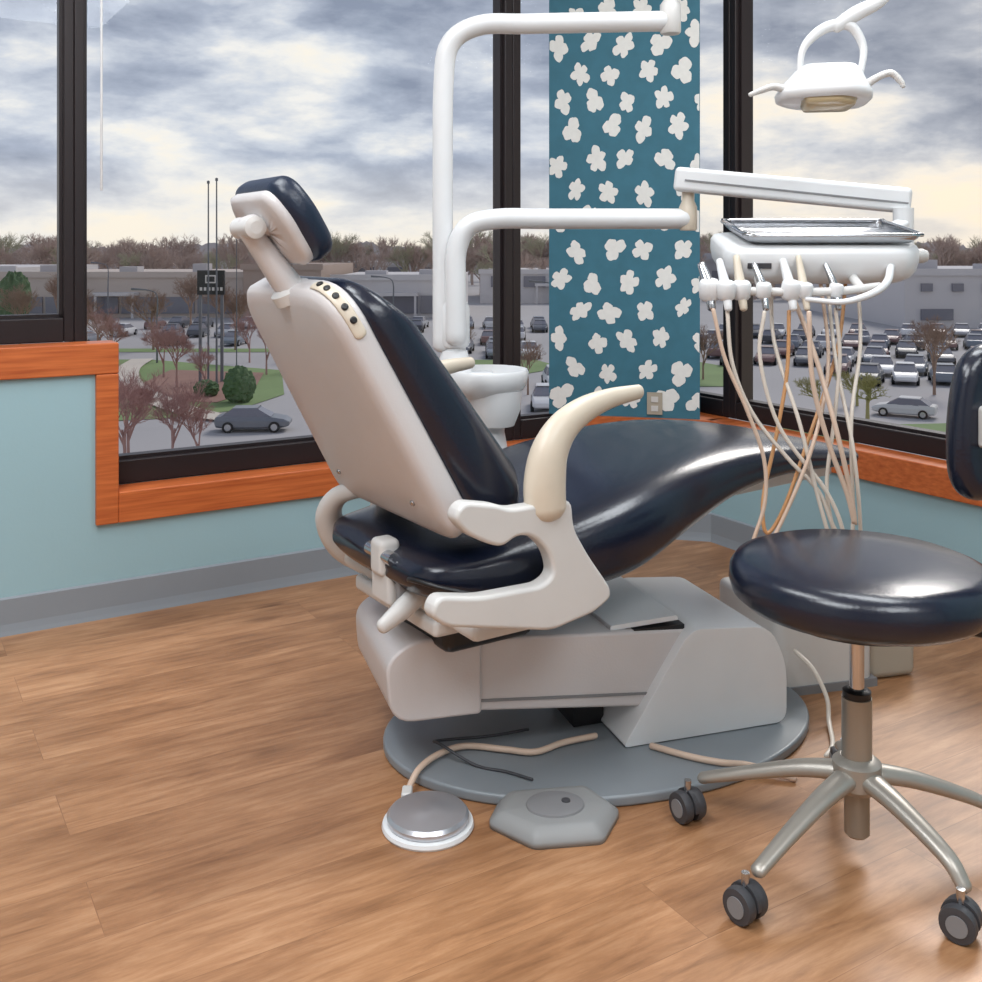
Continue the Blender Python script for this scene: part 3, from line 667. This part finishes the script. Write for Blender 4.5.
f = [(2*i, 2*i+2, 2*i+3, 2*i+1) for i in range(640)]
mk('distant_woodland', v, f, omat('woodland_hazy', (202, 194, 194), var=.15, ns=.08), smooth=False)  # pale colour stands in for haze over the woods

def blob(name, loc, rx, rz_, m, seed=0, sub=3):
    bm = bmesh.new(); bmesh.ops.create_icosphere(bm, subdivisions=sub, radius=1); r = random.Random(seed)
    for q in bm.verts:
        k = 1+r.uniform(-.12, .12); q.co = Vector((q.co.x*rx*k, q.co.y*rx*k, q.co.z*rz_*k+rz_*.9))
    me = bpy.data.meshes.new(name); bm.to_mesh(me); bm.free(); me.materials.append(m)
    o = bpy.data.objects.new(name, me); COL.objects.link(o); o.location = loc
blob('round_shrub', (-16.2, 66.5, GZ), 1.0, 1.2, O_green, 1, 4)
blob('round_shrub', (-19, 69, GZ), .8, .6, O_green, 2, 4)
blob('round_shrub', (-22.3, 66, GZ), .7, .5, O_mulch, 4, 4)
blob('evergreen_tree', (-64, 139, GZ), 2.0, 3.6, O_green, 6, 4)

def car_mesh(name, paint):
    v = []; f = []; mi = []
    gl = O_glass; tyre = M['black']
    bs = [(-2.2, .70, .42, .80), (-2.12, .80, .30, .92), (-1.6, .88, .24, .98), (-.6, .90, .22, .96), (.5, .90, .22, .95), (1.2, .88, .24, .90), (1.9, .82, .28, .78), (2.15, .74, .34, .66), (2.22, .66, .42, .60)]
    n = 8
    for x, w, zb, zt in bs:
        zm = (zb+zt)/2
        for y, z in ((-w*.85, zb), (w*.85, zb), (w, zb+.12), (w, zm+.1), (w*.9, zt), (-w*.9, zt), (-w, zm+.1), (-w, zb+.12)): v.append((x, y, z))
    for j in range(len(bs)-1):
        for k in range(n): f.append((j*n+k, j*n+(k+1) % n, (j+1)*n+(k+1) % n, (j+1)*n+k)); mi.append(0)
    f.append(tuple(range(n))); mi.append(0); f.append(tuple(range((len(bs)-1)*n, len(bs)*n))); mi.append(0)
    o = len(v)
    low = [(-1.85, .78), (-1.0, .82), (.4, .82), (1.15, .76)]; hi = [(-1.15, .60), (-.7, .64), (.05, .64), (.35, .60)]
    for (x, w) in low: v.extend([(x, -w, .93), (x, w, .93)])
    for (x, w) in hi: v.extend([(x, -w, 1.38), (x, w, 1.38)])
    for i in range(3):
        f.append((o+2*i, o+2*i+2, o+8+2*i+2, o+8+2*i)); mi.append(1)
        f.append((o+2*i+1, o+2*i+3, o+8+2*i+3, o+8+2*i+1)); mi.append(1)
        f.append((o+8+2*i, o+8+2*i+1, o+8+2*i+3, o+8+2*i+2)); mi.append(0)
    f.append((o, o+1, o+9, o+8)); mi.append(1); f.append((o+6, o+7, o+15, o+14)); mi.append(1)
    o = len(v)
    for (x, w) in hi: v.extend([(x, -w*.97, 1.44), (x, w*.97, 1.44)])
    for i in range(3): f.append((o+2*i, o+2*i+1, o+2*i+3, o+2*i+2)); mi.append(0)
    for i in range(3):
        f.append((o+2*i, o+2*i+2, o-8+2*i+2, o-8+2*i)); mi.append(0); f.append((o+2*i+1, o+2*i+3, o-8+2*i+3, o-8+2*i+1)); mi.append(0)
    for x in (-1.38, 1.35):
        for y in (-.84, .84):
            o = len(v); k_ = 16
            for yy in (-.11, .11):
                for k in range(k_): a = 2*math.pi*k/k_; v.append((x+.33*math.cos(a), y+yy, .33+.33*math.sin(a)))
            for k in range(k_): f.append((o+k, o+(k+1) % k_, o+k_+(k+1) % k_, o+k_+k)); mi.append(2)
            f.append(tuple(range(o, o+k_))); mi.append(2); f.append(tuple(range(o+k_, o+2*k_))); mi.append(2)
            o = len(v)
            for k in range(k_): a = 2*math.pi*k/k_; v.append((x+.2*math.cos(a), y+.115*(1 if y > 0 else -1), .33+.2*math.sin(a)))
            f.append(tuple(range(o, o+k_))); mi.append(3)
    me = bpy.data.meshes.new(name); me.from_pydata(v, [], f)
    for m_ in (paint, gl, tyre, M['steel']): me.materials.append(m_)
    for p, i in zip(me.polygons, mi): p.material_index = i
    return me
def paint_rand():
    m = bpy.data.materials.new('car_paint_mixed'); m.use_nodes = True; nt = m.node_tree
    oi = nt.nodes.new('ShaderNodeObjectInfo'); r = nt.nodes.new('ShaderNodeValToRGB'); r.color_ramp.interpolation = 'CONSTANT'
    cs = [(230, 230, 232), (98, 102, 112), (180, 182, 188), (76, 78, 86), (220, 220, 222), (140, 108, 106), (132, 140, 152), (236, 236, 238)]
    e = r.color_ramp.elements; e[0].color = lin(cs[0]); e[1].position = .125; e[1].color = lin(cs[1])
    for i in range(2, 8): x = e.new(i*.125); x.color = lin(cs[i])
    nt.links.new(oi.outputs['Random'], r.inputs[0]); b = nt.nodes['Principled BSDF']; nt.links.new(r.outputs[0], b.inputs['Base Color']); b.inputs['Roughness'].default_value = .3
    return m
cm = car_mesh('car_mixed', paint_rand())
inst('car', car_mesh('car_grey', mat('car_grey_paint', (128, 132, 140), .3, .3)), (-12.9, 56.2, GZ), 0.06, .90)
inst('car', car_mesh('car_white', mat('car_white_paint', (214, 214, 214), .3)), (24.4, 61, GZ), 2.6, .8)
pc = empty('parked_cars', (0, 0, 0))
def rowc(x0, x1, y, step=2.9, rz=1.57, p=.85):
    x = x0
    while x < x1:
        if random.random() < p: inst('car', cm, (x, y+random.uniform(-.6, .6), GZ), rz+random.uniform(-.09, .09)+(math.pi if random.random() < .5 else 0), 1, pc)
        x += step*random.uniform(.95, 1.12)
for y in (76, 82, 89, 95, 103, 109, 117): rowc(18 if y > 86 else 24.5, 62, y, rz=1.2, p=.7)
for y in (94, 99, 108, 113, 124, 130): rowc(-9, 14, y, p=.6)
for y in (107, 118, 130): rowc(-42, -11, y, p=.45)
for y in (108, 116, 128): rowc(-86, -52, y, p=.5)
rowc(-2, 6, 74, 3.2); rowc(0, 9, 64, 3.4)

def pole(name, x, y, h, r=.09):
    lathe(name, [(r*1.4, 0), (r, .5), (r*.6, h), (r*1.3, h+.02), (r*1.3, h+.2), (.01, h+.25)], O_pole, loc=(x, y, GZ), n=10)
pole('flag_pole', -20.5, 75, 14.6, .08); pole('flag_pole', -19.9, 75, 14.8, .08); pole('flag_pole', -21.4, 87, 12, .05)
sg = empty('roadside_sign', (-20.7, 76.5, GZ))
boxes('sign_pylon', [(-1.0, 1.0, -.15, .15, 6.5, 8.3)], M['black'], sg)
boxes('sign_letters', [(-.8+i*.3, -.62+i*.3, -.17, -.15, 6.8, 7.05) for i in range(6)]+[(-.3, .3, -.17, -.15, 7.35, 7.45), (-.3, .3, -.17, -.15, 7.85, 7.95), (-.4, -.3, -.17, -.15, 7.35, 7.95), (.3, .4, -.17, -.15, 7.35, 7.95)], O_white, sg)
boxes('sign_post', [(.7, .9, -.1, .1, 0, 6.5), (-.9, -.7, -.1, .1, 0, 6.5)], O_pole, sg)
def slamp(x, y, h, dx=-2.2):
    tube('street_lamp', [(x, y, GZ), (x, y, GZ+h*.6), (x, y, GZ+h*.92), (x+dx*.3, y, GZ+h), (x+dx, y, GZ+h*1.02)], [.09, .08, .06, .05, .11], O_pole, None, n=4, seg=6)
slamp(-28.9, 89.5, 6.3); slamp(-50, 135, 8); slamp(-47.5, 96, 7.5); slamp(16.3, 98, 7); slamp(66, 99, 8, 2); slamp(64.5, 113.5, 8.5); slamp(5.5, 89, 7); slamp(-9.9, 104.6, 7)

# ------------------------------------------------------------------ WORLD
w = bpy.data.worlds.new('sky'); S.world = w; w.use_nodes = True
nt = w.node_tree; N = nt.nodes; Lk = nt.links; bg = N['Background']
tc = N.new('ShaderNodeTexCoord'); sp = N.new('ShaderNodeSeparateXYZ'); Lk.new(tc.outputs['Generated'], sp.inputs[0])
def mth(op, a=None, b=None):
    m = N.new('ShaderNodeMath'); m.operation = op
    for i, x in enumerate((a, b)):
        if x is None: continue
        if isinstance(x, (int, float)): m.inputs[i].default_value = x
        else: Lk.new(x, m.inputs[i])
    return m.outputs[0]
mp = N.new('ShaderNodeMapping'); mp.inputs['Scale'].default_value = (1, 1, 2.7); mp.inputs['Location'].default_value = (2.2, 1.4, .9)
Lk.new(tc.outputs['Generated'], mp.inputs[0])
n1 = N.new('ShaderNodeTexNoise'); n1.inputs['Scale'].default_value = 6.0; n1.inputs['Detail'].default_value = 12; n1.inputs['Roughness'].default_value = .55; n1.inputs['Distortion'].default_value = .1
Lk.new(mp.outputs[0], n1.inputs['Vector'])
den = mth('SUBTRACT', n1.outputs['Fac'], mth('MULTIPLY', mth('SUBTRACT', sp.outputs['Z'], .12), .75))
r1 = N.new('ShaderNodeValToRGB'); e = r1.color_ramp.elements
e[0].position = .32; e[0].color = lin((140, 150, 170)); e[1].position = .68; e[1].color = lin((252, 243, 226))
x = e.new(.43); x.color = lin((172, 181, 198)); x = e.new(.51); x.color = lin((206, 212, 222)); x = e.new(.59); x.color = lin((238, 237, 234))
Lk.new(den, r1.inputs[0])
hr = N.new('ShaderNodeValToRGB'); hr.color_ramp.elements[0].position = 0.0; hr.color_ramp.elements[0].color = (1, 1, 1, 1); hr.color_ramp.elements[1].position = .09; hr.color_ramp.elements[1].color = (0, 0, 0, 1)
Lk.new(sp.outputs['Z'], hr.inputs[0])
mx = N.new('ShaderNodeMix'); mx.data_type = 'RGBA'; Lk.new(mth('MULTIPLY', hr.outputs[0], .5), mx.inputs[0]); Lk.new(r1.outputs[0], mx.inputs[6]); mx.inputs[7].default_value = lin((242, 232, 216))
wm = N.new('ShaderNodeMapRange'); wm.inputs['From Min'].default_value = .0; wm.inputs['From Max'].default_value = .45; wm.inputs['To Min'].default_value = 0; wm.inputs['To Max'].default_value = .7
Lk.new(sp.outputs['X'], wm.inputs['Value'])
mx2 = N.new('ShaderNodeMix'); mx2.data_type = 'RGBA'; mx2.blend_type = 'MULTIPLY'
Lk.new(wm.outputs[0], mx2.inputs[0]); Lk.new(mx.outputs[2], mx2.inputs[6]); mx2.inputs[7].default_value = (1.08, 0.98, 0.86, 1)
Lk.new(mx2.outputs[2], bg.inputs[0]); bg.inputs[1].default_value = 1.08

sun = bpy.data.lights.new('sun', 'SUN'); sun.energy = 1.8; sun.angle = R(20); sun.color = (1, .95, .9)
so = bpy.data.objects.new('sun', sun); COL.objects.link(so); so.rotation_euler = (R(50), 0, R(150)); so.location = (0, 0, 30)

# ------------------------------------------------------------------ CAMERA
cam = bpy.data.cameras.new('camera'); co = bpy.data.objects.new('camera', cam); COL.objects.link(co)
co.location = (0, 0, 1.05); co.rotation_euler = (R(90), 0, 0)
cam.sensor_width = 36; cam.lens = 37.91; cam.shift_y = -0.2454; cam.clip_end = 3000; cam.clip_start = .05
S.camera = co
